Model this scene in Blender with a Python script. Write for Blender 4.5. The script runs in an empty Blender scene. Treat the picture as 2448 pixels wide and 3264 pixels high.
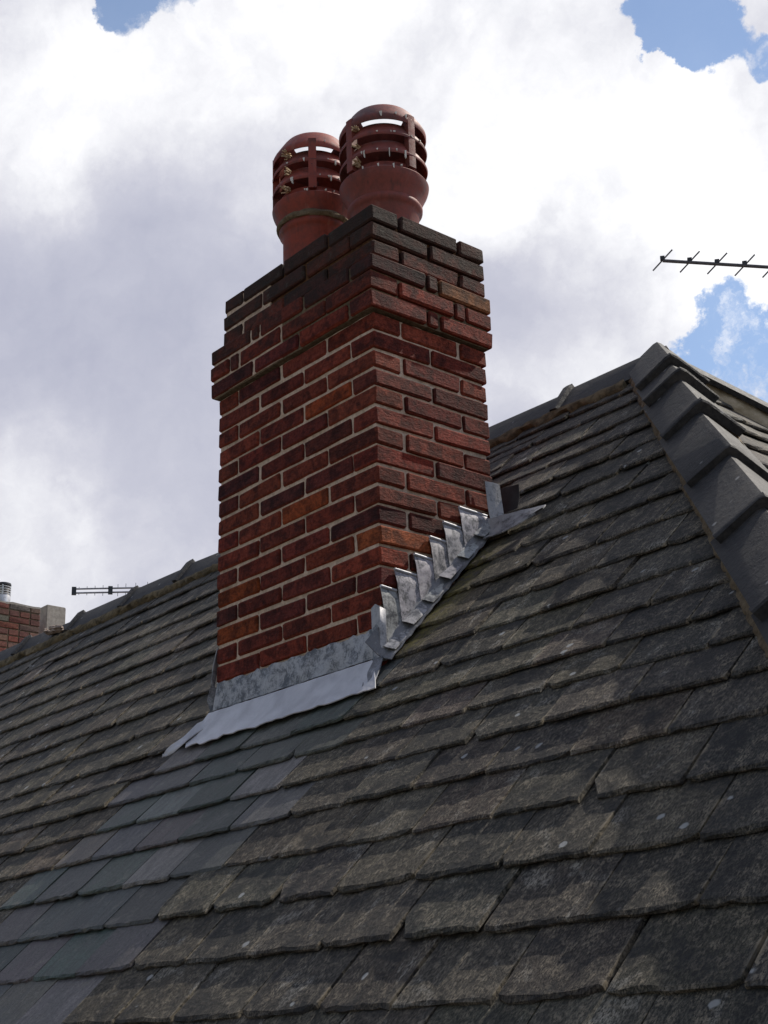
import bpy, bmesh, math, random
from mathutils import Vector, Matrix, Euler
random.seed(11)
R = math.radians
S = bpy.context.scene
COL = S.collection

# ------------------------------------------------------------------ camera
F_PX, W_PX, H_PX = 4700.0, 2448.0, 3264.0
CAM = Vector((2.84297, -2.42425, -2.32005))
YAW, PITCH, ROLL = 0.861103, 0.348963, -0.030477
cd = bpy.data.cameras.new('camera'); cam = bpy.data.objects.new('camera', cd); COL.objects.link(cam)
cd.sensor_fit = 'VERTICAL'; cd.sensor_height = 36.0; cd.lens = 36.0 * F_PX / H_PX
cd.clip_start = 0.05; cd.clip_end = 2000
fw = Vector((-math.sin(YAW)*math.cos(PITCH), math.cos(YAW)*math.cos(PITCH), math.sin(PITCH)))
r0 = Vector((math.cos(YAW), math.sin(YAW), 0)); u0 = r0.cross(fw)
rr = math.cos(ROLL)*r0 + math.sin(ROLL)*u0
uu = -math.sin(ROLL)*r0 + math.cos(ROLL)*u0
bk = -fw
cam.matrix_world = Matrix(((rr.x, uu.x, bk.x, CAM.x), (rr.y, uu.y, bk.y, CAM.y), (rr.z, uu.z, bk.z, CAM.z), (0, 0, 0, 1)))
S.camera = cam
S.render.resolution_x, S.render.resolution_y = 768, 1024

# ------------------------------------------------------------------ light
SUN = Vector((0.15, 0.80, 1.0)).normalized()
SUN_EL = math.asin(SUN.z); SUN_AZ = math.atan2(SUN.x, SUN.y)
SKY_STRENGTH = 0.15
CLOUD_GAIN = 1.0
sd = bpy.data.lights.new('sun', 'SUN'); sd.energy = 5.0; sd.angle = R(0.53); sd.color = (1.0, 0.93, 0.82)
so = bpy.data.objects.new('sun', sd); COL.objects.link(so)
so.rotation_euler = SUN.to_track_quat('Z', 'Y').to_euler()
vs = S.view_settings
vs.view_transform = 'Standard'; vs.look = 'None'; vs.exposure = 0.0; vs.gamma = 1.0; vs.use_curve_mapping = False


# ------------------------------------------------------------------ node helper
class NT:
    def __init__(s, tree): s.t = tree; tree.nodes.clear()
    def n(s, typ, ins=None, **kw):
        nd = s.t.nodes.new(typ)
        for k, v in kw.items(): setattr(nd, k, v)
        for k, v in (ins or {}).items(): s.set(nd, k, v)
        return nd
    def set(s, nd, k, v):
        sock = nd.inputs[k]
        if isinstance(v, bpy.types.NodeSocket): s.t.links.new(v, sock)
        elif isinstance(v, bpy.types.Node): s.t.links.new(v.outputs[0], sock)
        else: sock.default_value = v
    def m(s, op, a, b=0.0, c=0.0, clamp=False):
        nd = s.n('ShaderNodeMath', {0: a, 1: b, 2: c}, operation=op); nd.use_clamp = clamp
        return nd.outputs[0]
    def vm(s, op, a, b=(0, 0, 0)):
        nd = s.n('ShaderNodeVectorMath', {0: a, 1: b}, operation=op)
        return nd.outputs['Value'] if op in ('DOT_PRODUCT', 'LENGTH', 'DISTANCE') else nd.outputs[0]
    def sm(s, v, lo, hi, a=0.0, b=1.0):
        nd = s.n('ShaderNodeMapRange', {'Value': v, 'From Min': lo, 'From Max': hi, 'To Min': a, 'To Max': b}, interpolation_type='SMOOTHSTEP')
        return nd.outputs[0]
    def mix(s, f, a, b, bt='MIX'):
        nd = s.n('ShaderNodeMix', data_type='RGBA', blend_type=bt)
        s.set(nd, 0, f); s.set(nd, 6, a); s.set(nd, 7, b)
        return nd.outputs[2]
    def noise(s, vec, scale, detail=6, rough=0.6, dist=0.0):
        return s.n('ShaderNodeTexNoise', {'Vector': vec, 'Scale': scale, 'Detail': detail, 'Roughness': rough, 'Distortion': dist}).outputs[0]
    def scalev(s, vec, sc):
        return s.n('ShaderNodeMapping', {'Vector': vec, 'Scale': sc}).outputs[0]


def rgb(r, g, b): return (r, g, b, 1.0)


# ------------------------------------------------------------------ sky
def build_world():
    w = bpy.data.worlds.new('World'); S.world = w; w.use_nodes = True
    T = NT(w.node_tree)
    d = T.vm('NORMALIZE', T.n('ShaderNodeTexCoord').outputs['Generated'])
    sky = T.n('ShaderNodeTexSky', sky_type='NISHITA')
    sky.sun_disc = False; sky.sun_elevation = SUN_EL; sky.sun_rotation = SUN_AZ
    sky.altitude = 50; sky.air_density = 1.0; sky.dust_density = 0.1; sky.ozone_density = 1.2
    z = T.n('ShaderNodeSeparateXYZ', {0: d}).outputs[2]
    # ragged cloud edges: look the sky up through a displaced direction
    def col(vec, scale, detail, rough): return T.n('ShaderNodeTexNoise', {'Vector': vec, 'Scale': scale, 'Detail': detail, 'Roughness': rough}).outputs[1]
    def shift(vec, c, amt): return T.vm('ADD', vec, T.n('ShaderNodeVectorMath', {0: T.vm('SUBTRACT', c, (.5, .5, .5)), 'Scale': amt}, operation='SCALE').outputs[0])
    d1 = shift(d, col(d, 7.0, 3, .5), .10)
    d1 = shift(d1, col(d, 26.0, 8, .62), .060)
    d2 = shift(d, col(T.vm('ADD', d, (5, 3, 1)), 5.0, 2, .5), .16)
    d2 = shift(d2, col(d, 20.0, 7, .6), .07)
    fine = T.noise(d1, 13.0, 9, 0.60, 0.2)
    mid = T.noise(T.vm('ADD', d2, (3.1, 1.7, 0.4)), 5.5, 6, 0.55, 0.1)
    low = T.noise(T.vm('ADD', d, (7.7, 2.2, 5.1)), 2.4, 4, 0.55)

    def blob(dd, c, r, amp=1.0, inner=0.0):
        q = T.vm('DISTANCE', dd, Vector(c).normalized())
        return T.m('MULTIPLY', T.sm(q, r*inner, r, 1.0, 0.0), amp)
    def total(dd, lst):
        v = None
        for b in lst:
            o = blob(dd, *b); v = o if v is None else T.m('ADD', v, o)
        return v
    gaps = total(d1, [((-0.672, 0.388, 0.650), .052, 1.0), ((-.690, .376, .632), .026, .9), ((-.650, .405, .655), .04, .9),
                  ((-.466, .652, .612), .036, 1.0), ((-.488, .636, .606), .030, .85), ((-.480, .646, .598), .026, .8), ((-.462, .664, .600), .030, .9), ((-.425, .695, .592), .034, 1.0), ((-.448, .668, .612), .03, .8),
                  ((-.500, .760, .410), .052, .85), ((-.535, .733, .416), .040, .65), ((-.470, .782, .400), .07, .9), ((-.512, .745, .432), .035, .5), ((-.545, .735, .400), .05, .5),
                  ((-.823, .428, .375), .020, .5)])
    # away from the picture the same broken cloud goes on
    off = T.sm(T.vm('DISTANCE', d, (-.713, .612, .342)), .42, .75)
    gen = T.m('MULTIPLY', T.sm(low, .44, .58), off)
    g = T.m('ADD', T.m('MAXIMUM', gaps, gen), T.m('MULTIPLY', T.m('SUBTRACT', fine, .5), .5))
    blue = T.sm(g, .28, .50)
    wisp = T.sm(T.noise(T.vm('ADD', d1, (1.3, 9.2, 2.2)), 15.0, 8, .62, .3), .50, .66, 0.0, .75)
    blue = T.m('MULTIPLY', T.m('MULTIPLY', blue, .90), T.m('SUBTRACT', 1.0, wisp))
    tone = total(d2, [((-.735, .340, .588), .13, .50), ((-.66, .44, .61), .16, .34), ((-.561, .620, .549), .15, .36), ((-.50, .66, .56), .17, .42), ((-.60, .52, .61), .18, .40),
                  ((-.845, .413, .345), .11, .46), ((-.85, .44, .27), .14, .30), ((-.50, .73, .47), .16, .42), ((-.42, .74, .52), .2, .42),
                  ((-.60, .68, .41), .12, .34), ((-.733, .445, .515), .17, -.13), ((-.785, .426, .449), .14, -.15), ((-.70, .52, .47), .12, -.10), ((-.82, .39, .44), .10, -.10),
                  ((-.585, .655, .475), .12, -.30), ((-.55, .69, .49), .10, -.26), ((-.60, .63, .50), .08, -.14), ((-.76, .53, .38), .14, .02)])
    tone = T.m('ADD', T.m('ADD', T.m('MULTIPLY', tone, .95), .41), T.m('ADD', T.m('MULTIPLY', T.m('SUBTRACT', mid, .5), 1.0), T.m('MULTIPLY', T.m('SUBTRACT', fine, .5), .70)))
    ramp = T.n('ShaderNodeValToRGB', {'Fac': tone})
    cr = ramp.color_ramp; cr.interpolation = 'LINEAR'
    cr.elements[0].position = .0; cr.elements[0].color = rgb(.47, .485, .60)
    cr.elements[1].position = 1.0; cr.elements[1].color = rgb(1.10, 1.10, 1.12)
    for ps, c3 in ((.35, (.58, .59, .69)), (.55, (.69, .695, .775)), (.75, (.86, .865, .915))):
        e = cr.elements.new(ps); e.color = rgb(*c3)
    # cloud is brightest round the sun and duller with the sun behind the viewer
    near = T.sm(T.vm('DOT_PRODUCT', d, SUN), -.25, .46, .12, CLOUD_GAIN)
    cloud = T.n('ShaderNodeVectorMath', {0: ramp.outputs[0], 'Scale': near}, operation='SCALE').outputs[0]
    bsky = T.n('ShaderNodeVectorMath', {0: sky.outputs[0], 'Scale': SKY_STRENGTH}, operation='SCALE').outputs[0]
    up = T.sm(z, -.02, .02)
    c = T.mix(T.m('MULTIPLY', T.m('SUBTRACT', 1.0, blue), up), bsky, cloud)
    bg = T.n('ShaderNodeBackground', {'Color': c, 'Strength': 1.0})
    T.n('ShaderNodeOutputWorld', {'Surface': bg})
build_world()


# ------------------------------------------------------------------ materials
def material(name):
    m = bpy.data.materials.new(name); m.use_nodes = True
    T = NT(m.node_tree)
    tc = T.n('ShaderNodeTexCoord'); oi = T.n('ShaderNodeObjectInfo')
    off = T.n('ShaderNodeVectorMath', {0: (37.0, 19.0, 53.0), 'Scale': oi.outputs['Random']}, operation='SCALE').outputs[0]
    vec = T.vm('ADD', tc.outputs['Object'], off)
    return m, T, tc, oi, vec

def finish(T, color, rough, bump=None, strength=.3, dist=.004, metallic=0.0, spec=.4):
    p = T.n('ShaderNodeBsdfPrincipled', {'Base Color': color, 'Roughness': rough, 'Metallic': metallic, 'Specular IOR Level': spec})
    if bump is not None:
        T.set(p, 'Normal', T.n('ShaderNodeBump', {'Height': bump, 'Strength': strength, 'Distance': dist}).outputs[0])
    T.n('ShaderNodeOutputMaterial', {'Surface': p})

def mat_slate_old():
    m, T, tc, oi, v = material('weathered_slate')
    oc = oi.outputs['Color']
    stretched = T.scalev(v, (1.0, .45, 1.0))
    grain = T.noise(stretched, 260, 6, .75)
    mott = T.noise(v, 38, 8, .7, .3)
    blot = T.noise(v, 9, 4, .6, .4)
    base = T.mix(T.sm(grain, .35, .65), (.024, .0235, .023, 1), (.105, .094, .079, 1))
    base = T.mix(.45, base, oc, 'MIX')
    base = T.mix(1.0, base, T.mix(T.sm(grain, .34, .66), (.45, .45, .45, 1), (1.6, 1.58, 1.55, 1)), 'MULTIPLY')
    lich = T.m('MULTIPLY', T.sm(mott, .47, .60), T.sm(grain, .42, .58))
    base = T.mix(T.m('MULTIPLY', lich, .62), base, (.265, .226, .172, 1))
    gn = T.n('ShaderNodeSeparateXYZ', {0: tc.outputs['Generated']})
    side = T.m('ABSOLUTE', T.m('SUBTRACT', gn.outputs[0], .5))
    crust = T.m('MULTIPLY', T.m('MULTIPLY', T.sm(side, .455, .495), T.sm(gn.outputs[1], .42, .30)), T.sm(mott, .46, .54))
    base = T.mix(T.m('MULTIPLY', crust, .85), base, (.26, .22, .16, 1))
    run = T.noise(T.scalev(v, (1.0, .22, 1.0)), 20, 6, .65, .3)
    pale = T.m('MULTIPLY', T.m('MAXIMUM', T.sm(blot, .58, .68), T.sm(run, .60, .70)), T.sm(grain, .42, .60))
    base = T.mix(T.m('MULTIPLY', pale, .6), base, (.33, .315, .285, 1))
    base = T.mix(1.0, base, T.mix(T.sm(run, .32, .62), (.62, .63, .66, 1), (1.22, 1.20, 1.16, 1)), 'MULTIPLY')
    base = T.mix(T.m('MULTIPLY', T.sm(blot, .50, .36), .6), base, (.022, .023, .025, 1))
    vor = T.n('ShaderNodeTexVoronoi', {'Vector': T.vm('ADD', v, T.n('ShaderNodeVectorMath', {0: T.n('ShaderNodeTexNoise', {'Vector': v, 'Scale': 60.0}).outputs[1], 'Scale': .012}, operation='SCALE').outputs[0]), 'Scale': 15.0})
    spot = T.m('MULTIPLY', T.sm(vor.outputs['Distance'], .16, .10), T.m('GREATER_THAN', T.n('ShaderNodeSeparateColor', {0: vor.outputs['Color']}).outputs[0], .80))
    base = T.mix(T.m('MULTIPLY', spot, .8), base, (.36, .37, .37, 1))
    # moss beside the chimney soakers
    px = T.n('ShaderNodeSeparateXYZ', {0: T.n('ShaderNodeNewGeometry').outputs['Position']})
    mx = T.m('MULTIPLY', T.sm(px.outputs[0], .015, .03), T.sm(px.outputs[0], .20, .05))
    my = T.m('MULTIPLY', T.sm(px.outputs[1], -.02, .05), T.sm(px.outputs[1], .42, .30))
    moss = T.m('MULTIPLY', T.m('MULTIPLY', mx, my), T.sm(mott, .36, .58))
    base = T.mix(T.m('MULTIPLY', moss, .8), base, (.115, .100, .022, 1))
    h = T.m('ADD', T.m('MULTIPLY', grain, .5), T.m('MULTIPLY', mott, 1.0))
    finish(T, base, T.sm(grain, .3, .7, .68, .9), h, 1.0, .006, spec=.22)
    return m

def mat_slate_clean():
    m, T, tc, oi, v = material('clean_slate')
    oc = oi.outputs['Color']
    st = T.scalev(v, (1.5, .5, 1.0))
    g = T.noise(st, 30, 8, .70, .4)
    fine = T.noise(v, 200, 4, .7)
    base = T.mix(T.sm(g, .3, .7), (.5, .5, .5, 1), (1.5, 1.5, 1.48, 1))
    base = T.mix(1.0, oc, base, 'MULTIPLY')
    pits = T.m('MULTIPLY', T.sm(T.noise(st, 60, 3, .6), .66, .72), .7)
    base = T.mix(pits, base, (.02, .022, .024, 1))
    mott = T.noise(v, 16, 6, .7)
    base = T.mix(T.m('MULTIPLY', T.sm(mott, .54, .68), .45), base, (.20, .185, .155, 1))
    base = T.mix(T.m('MULTIPLY', T.sm(T.noise(v, 5, 5, .65, .4), .50, .66), .5), base, (.085, .085, .080, 1))
    base = T.mix(1.0, base, T.mix(T.sm(fine, .3, .7), (.62, .62, .62, 1), (1.4, 1.4, 1.38, 1)), 'MULTIPLY')
    h = T.m('ADD', T.m('MULTIPLY', g, 1.0), T.m('MULTIPLY', fine, .25))
    finish(T, base, T.sm(g, .3, .7, .48, .64), h, 1.0, .005, spec=.3)
    return m

def mat_brick():
    m, T, tc, oi, v = material('fired_brick')
    oc = oi.outputs['Color']
    rough = T.noise(v, 90, 8, .72)
    blot = T.noise(v, 17, 5, .6, .4)
    st = T.noise(T.scalev(v, (1, 1, 3.0)), 45, 6, .7, .5)
    gx = T.n('ShaderNodeSeparateXYZ', {0: tc.outputs['Generated']})
    def edge(o):
        c = T.m('ABSOLUTE', T.m('SUBTRACT', o, .5))
        return T.sm(T.m('ADD', c, T.m('MULTIPLY', T.m('SUBTRACT', blot, .5), .16)), .33, .50)
    ez = edge(gx.outputs[2])
    dark = T.m('MULTIPLY', T.sm(blot, .42, .62), T.m('SUBTRACT', 1.0, T.m('MULTIPLY', ez, .8)))
    base = T.mix(T.m('MULTIPLY', dark, .82), oc, T.mix(1.0, oc, (.30, .30, .36, 1), 'MULTIPLY'))
    base = T.mix(T.m('MULTIPLY', ez, .25), base, (.30, .060, .022, 1))
    base = T.mix(1.0, base, T.mix(T.sm(rough, .25, .75), (.45, .45, .46, 1), (1.55, 1.52, 1.50, 1)), 'MULTIPLY')
    base = T.mix(T.m('MULTIPLY', T.sm(st, .60, .72), .26), base, (.30, .15, .115, 1))
    # soot and black lichen on the topmost courses
    pz = T.n('ShaderNodeSeparateXYZ', {0: T.n('ShaderNodeNewGeometry').outputs['Position']}).outputs[2]
    soot = T.m('MULTIPLY', T.sm(T.m('ADD', pz, T.m('MULTIPLY', T.m('SUBTRACT', blot, .5), .25)), -.34, -.04), .78)
    base = T.mix(soot, base, (.030, .027, .022, 1))
    grey = T.m('MULTIPLY', soot, T.sm(T.noise(v, 30, 6, .7), .56, .70))
    base = T.mix(T.m('MULTIPLY', grey, .5), base, (.16, .15, .12, 1))
    h = T.m('ADD', T.m('MULTIPLY', rough, .6), st)
    finish(T, base, .85, h, 1.0, .007, spec=.2)
    return m

def mat_mortar(name, a, b, sc=70):
    m, T, tc, oi, v = material(name)
    n1 = T.noise(v, sc, 8, .72); n2 = T.noise(v, 9, 4, .6)
    base = T.mix(T.sm(n1, .3, .7), rgb(*a), rgb(*b))
    base = T.mix(T.m('MULTIPLY', T.sm(n2, .52, .70), .5), base, rgb(*[q*.45 for q in a]))
    finish(T, base, .92, n1, .9, .006, spec=.15)
    return m

def mat_lead():
    m, T, tc, oi, v = material('weathered_lead')
    oc = oi.outputs['Color']
    n1 = T.noise(v, 34, 9, .72, .5); n2 = T.noise(v, 11, 5, .6, .3); n3 = T.noise(v, 190, 5, .7)
    k = T.m('ADD', T.m('MULTIPLY', n1, .6), T.m('ADD', T.m('MULTIPLY', n2, .4), T.m('MULTIPLY', T.m('SUBTRACT', n3, .5), .25)))
    pat = T.sm(k, .40, .56)
    base = T.mix(pat, (.105, .108, .118, 1), oc)
    base = T.mix(T.m('MULTIPLY', T.sm(n1, .58, .66), .5), base, (.52, .52, .52, 1))
    finish(T, base, T.sm(n1, .3, .7, .38, .62), T.m('ADD', n2, T.m('MULTIPLY', n3, .12)), .35, .008, metallic=.25, spec=.5)
    return m

def mat_lead_bright():
    m, T, tc, oi, v = material('smooth_lead')
    n2 = T.noise(v, 13, 5, .6, .3); n3 = T.noise(v, 120, 5, .7)
    base = T.mix(T.sm(n2, .3, .7), (.42, .425, .465, 1), (.57, .575, .62, 1))
    base = T.mix(T.m('MULTIPLY', T.sm(n3, .6, .7), .25), base, (.22, .22, .25, 1))
    finish(T, base, .5, T.m('ADD', n2, T.m('MULTIPLY', n3, .1)), .5, .012, metallic=.05, spec=.5)
    return m

def mat_tile():
    m, T, tc, oi, v = material('blue_clay_tile')
    n1 = T.noise(v, 60, 8, .7); n2 = T.noise(v, 7, 5, .6, .3)
    base = T.mix(T.sm(n1, .3, .7), (.016, .0165, .019, 1), (.050, .048, .048, 1))
    base = T.mix(T.m('MULTIPLY', T.sm(n2, .50, .68), .45), base, (.090, .080, .070, 1))
    base = T.mix(T.m('MULTIPLY', T.sm(n2, .45, .32), .5), base, (.012, .0125, .015, 1))
    vor = T.n('ShaderNodeTexVoronoi', {'Vector': v, 'Scale': 26.0})
    spot = T.m('MULTIPLY', T.sm(vor.outputs['Distance'], .22, .10), T.m('GREATER_THAN', T.n('ShaderNodeSeparateColor', {0: vor.outputs['Color']}).outputs[0], .84))
    base = T.mix(T.m('MULTIPLY', spot, .6), base, (.3, .3, .3, 1))
    finish(T, base, T.sm(n1, .3, .7, .60, .78), T.m('ADD', n1, n2), .6, .007, spec=.22)
    return m

def mat_terracotta():
    m, T, tc, oi, v = material('terracotta')
    oc = oi.outputs['Color']
    n1 = T.noise(v, 45, 7, .68); n2 = T.noise(v, 8, 4, .6, .4)
    base = T.mix(1.0, oc, T.mix(T.sm(n1, .3, .7), (.75, .75, .75, 1), (1.2, 1.2, 1.2, 1)), 'MULTIPLY')
    base = T.mix(T.m('MULTIPLY', T.sm(n2, .46, .66), .65), base, (.062, .026, .022, 1))
    wash = T.noise(T.scalev(v, (1, 1, .18)), 34, 6, .65, .2)
    base = T.mix(T.m('MULTIPLY', T.sm(wash, .56, .70), .55), base, (.045, .022, .020, 1))
    base = T.mix(T.m('MULTIPLY', T.sm(wash, .42, .30), .30), base, (.33, .16, .12, 1))
    vor = T.n('ShaderNodeTexVoronoi', {'Vector': T.vm('ADD', v, T.n('ShaderNodeVectorMath', {0: T.n('ShaderNodeTexNoise', {'Vector': v, 'Scale': 50.0}).outputs[1], 'Scale': .03}, operation='SCALE').outputs[0]), 'Scale': 42.0})
    spot = T.m('MULTIPLY', T.sm(vor.outputs['Distance'], .20, .12), T.m('GREATER_THAN', T.n('ShaderNodeSeparateColor', {0: vor.outputs['Color']}).outputs[0], .93))
    base = T.mix(T.m('MULTIPLY', spot, .7), base, (.022, .016, .016, 1))
    finish(T, base, T.sm(n1, .3, .7, .50, .70), n1, .25, .003, spec=.4)
    return m

def mat_plain(name, c, rough=.6, metallic=0.0, var=.25, sc=40, bump=.2):
    m, T, tc, oi, v = material(name)
    n1 = T.noise(v, sc, 6, .65)
    base = T.mix(T.sm(n1, .3, .7), rgb(*[q*(1-var) for q in c]), rgb(*[q*(1+var) for q in c]))
    finish(T, base, rough, n1, bump, .003, metallic=metallic)
    return m

M_OLD, M_CLEAN, M_BRICK, M_LEAD, M_LEADB, M_TILE, M_POT = mat_slate_old(), mat_slate_clean(), mat_brick(), mat_lead(), mat_lead_bright(), mat_tile(), mat_terracotta()
M_MORT = mat_mortar('pale_mortar', (.47, .355, .265), (.76, .60, .475))
M_MORT2 = mat_mortar('dirty_mortar', (.10, .075, .048), (.23, .18, .12))
M_SOOTMORT = mat_mortar('sooty_mortar', (.055, .03, .018), (.17, .085, .04))
M_DECK = mat_plain('roof_felt', (.02, .02, .02), .9)
M_STEEL = mat_plain('galvanised_steel', (.52, .52, .52), .38, .7)
M_DARKM = mat_plain('dark_metal', (.035, .037, .042), .45, .2)
M_ALU = mat_plain('aerial_aluminium', (.30, .30, .32), .4, .6)
M_GREYROD = mat_plain('grey_aerial_rod', (.10, .10, .115), .5, .3)
M_CONC = mat_plain('concrete', (.34, .31, .27), .9, 0, .2, 25, .5)
M_DROP = mat_plain('dried_droppings', (.62, .60, .55), .8)
M_NEST = mat_plain('dry_straw', (.46, .34, .22), .9)
M_GROUND = mat_plain('yard_paving', (.14, .118, .098), .95, 0, .3, 3)
M_WALL = mat_plain('house_brickwork', (.20, .075, .05), .9)


# ------------------------------------------------------------------ object helpers
class MB:
    def __init__(s): s.v = []; s.f = []
    def add(s, vs, fs):
        b = len(s.v); s.v += [tuple(v) for v in vs]; s.f += [tuple(b+i for i in f) for f in fs]
    def box(s, x0, x1, y0, y1, z0, z1):
        s.add([(x, y, z) for z in (z0, z1) for y in (y0, y1) for x in (x0, x1)],
              [(0, 2, 3, 1), (4, 5, 7, 6), (0, 1, 5, 4), (1, 3, 7, 5), (3, 2, 6, 7), (2, 0, 4, 6)])
    def tube(s, a, b, r, n=8, r2=None):
        a, b = Vector(a), Vector(b); d = (b-a).normalized()
        x = d.orthogonal().normalized(); y = d.cross(x); r2 = r if r2 is None else r2
        vs = []
        for p, q in ((a, r), (b, r2)):
            for i in range(n):
                t = 2*math.pi*i/n; vs.append(p+(x*math.cos(t)+y*math.sin(t))*q)
        s.add(vs, [(i, (i+1) % n, n+(i+1) % n, n+i) for i in range(n)] + [tuple(range(n-1, -1, -1)), tuple(range(n, 2*n))])
    def lathe(s, prof, n=48, close=False):
        vs = [(r*math.cos(2*math.pi*i/n), r*math.sin(2*math.pi*i/n), z) for r, z in prof for i in range(n)]
        fs = []
        k = len(prof)
        for j in range(k if close else k-1):
            j2 = (j+1) % k
            for i in range(n): fs.append((j*n+i, j*n+(i+1) % n, j2*n+(i+1) % n, j2*n+i))
        s.add(vs, fs)
    def sheet(s, rows, th, up):
        """grid of points -> closed sheet of thickness th (offset along -up)"""
        nr, nc = len(rows), len(rows[0]); up = Vector(up)*th
        top = [Vector(p) for r in rows for p in r]; bot = [p-up for p in top]; N = nr*nc
        fs = []
        for j in range(nr-1):
            for i in range(nc-1):
                a, b, c, d = j*nc+i, j*nc+i+1, (j+1)*nc+i+1, (j+1)*nc+i
                fs += [(a, b, c, d), (N+d, N+c, N+b, N+a)]
        ring = [i for i in range(nc)] + [j*nc+nc-1 for j in range(1, nr)] + [(nr-1)*nc+i for i in range(nc-2, -1, -1)] + [j*nc for j in range(nr-2, 0, -1)]
        for q in range(len(ring)):
            a, b = ring[q], ring[(q+1) % len(ring)]
            fs.append((b, a, N+a, N+b))
        s.add(top+bot, fs)
    def mesh(s, name, mat, smooth=False, angle=35):
        me = bpy.data.meshes.new(name); me.from_pydata(s.v, [], s.f); me.update()
        bm = bmesh.new(); bm.from_mesh(me); bmesh.ops.recalc_face_normals(bm, faces=bm.faces)
        for f in bm.faces: f.smooth = smooth
        if smooth:
            for e in bm.edges:
                if len(e.link_faces) == 2 and e.calc_face_angle(0) > R(angle): e.smooth = False
        bm.to_mesh(me); bm.free(); me.materials.append(mat)
        return me

WORLD = {}
def link(name, data, parent=None, M=None, color=None):
    o = bpy.data.objects.new(name, data); COL.objects.link(o)
    M = M or Matrix.Identity(4)
    WORLD[o] = M.copy()
    if parent is not None:
        o.parent = parent; o.matrix_basis = WORLD[parent].inverted() @ M
    else: o.matrix_basis = M
    if color: o.color = (*color, 1.0)
    return o
def thing(name, loc, label, cat, group=None):
    o = link(name, None, None, Matrix.Translation(loc))
    o['label'] = label; o['category'] = cat
    if group: o['group'] = group
    return o
def structure(name, me, M=None):
    o = link(name, me, None, M); o['kind'] = 'structure'; return o
def T3(x, y, z): return Matrix.Translation((x, y, z))
def jit(c, a): 
    k = 1+random.uniform(-a, a)
    return tuple(max(.004, q*k*(1+random.uniform(-a, a)*.35)) for q in c)


# ------------------------------------------------------------------ roof frame
ALPHA = R(47.0); MS = math.tan(ALPHA); Z0 = -1.375
CA, SA = math.cos(ALPHA), math.sin(ALPHA)
RIDGE_Y = 1.02; APEX_X = 0.197
APEX = Vector((APEX_X, RIDGE_Y, Z0+MS*RIDGE_Y))
S_RIDGE = RIDGE_Y/CA
W_ST, D_ST, H_C = 0.777, 0.440, 0.0585      # chimney stack: width, depth, course pitch
NRM = Vector((0, -SA, CA)); UPS = Vector((0, CA, SA))
def P(x, s, off=0.0): return Vector((x, 0, Z0)) + UPS*s + NRM*off
def hip_x(s): return APEX_X + (S_RIDGE-s)*CA

def project(p):
    q = p-CAM; zc = q.dot(fw)
    return (W_PX/2+F_PX*q.dot(rr)/zc, H_PX/2-F_PX*q.dot(uu)/zc) if zc > .1 else None

# ground far below, and the wall under the eaves
gm = MB(); gm.add([(-400, -400, -7), (400, -400, -7), (400, 400, -7), (-400, 400, -7)], [(0, 1, 2, 3)])
structure('ground', gm.mesh('ground', M_GROUND))
house = thing('house', (-3, 0, -7), 'house roofed in dark weathered slate with a hipped end and angular grey ridge tiles', 'house')
EAVE_S = -2.35
ey = EAVE_S*CA
wm = MB(); wm.box(-9, hip_x(EAVE_S)-.25, ey+.25, 2*RIDGE_Y-ey-.25, -7, Z0+MS*ey-.05)
link('wall', wm.mesh('wall', M_WALL), house)
# roof deck: four slopes just under the slates
def deckpt(x, y, z): return (x, y, z-.085)
xe = hip_x(EAVE_S); ze = Z0+MS*ey; yb = 2*RIDGE_Y-ey
dk = MB()
dk.add([deckpt(-9, ey, ze), deckpt(xe, ey, ze), deckpt(*APEX), deckpt(-9, RIDGE_Y, APEX.z), deckpt(-9, yb, ze), deckpt(xe, yb, ze)],
       [(0, 1, 2, 3), (1, 5, 2), (5, 4, 3, 2), (0, 3, 4), (0, 4, 5, 1)])
roof = link('roof', dk.mesh('roof', M_DECK), house)

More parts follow.
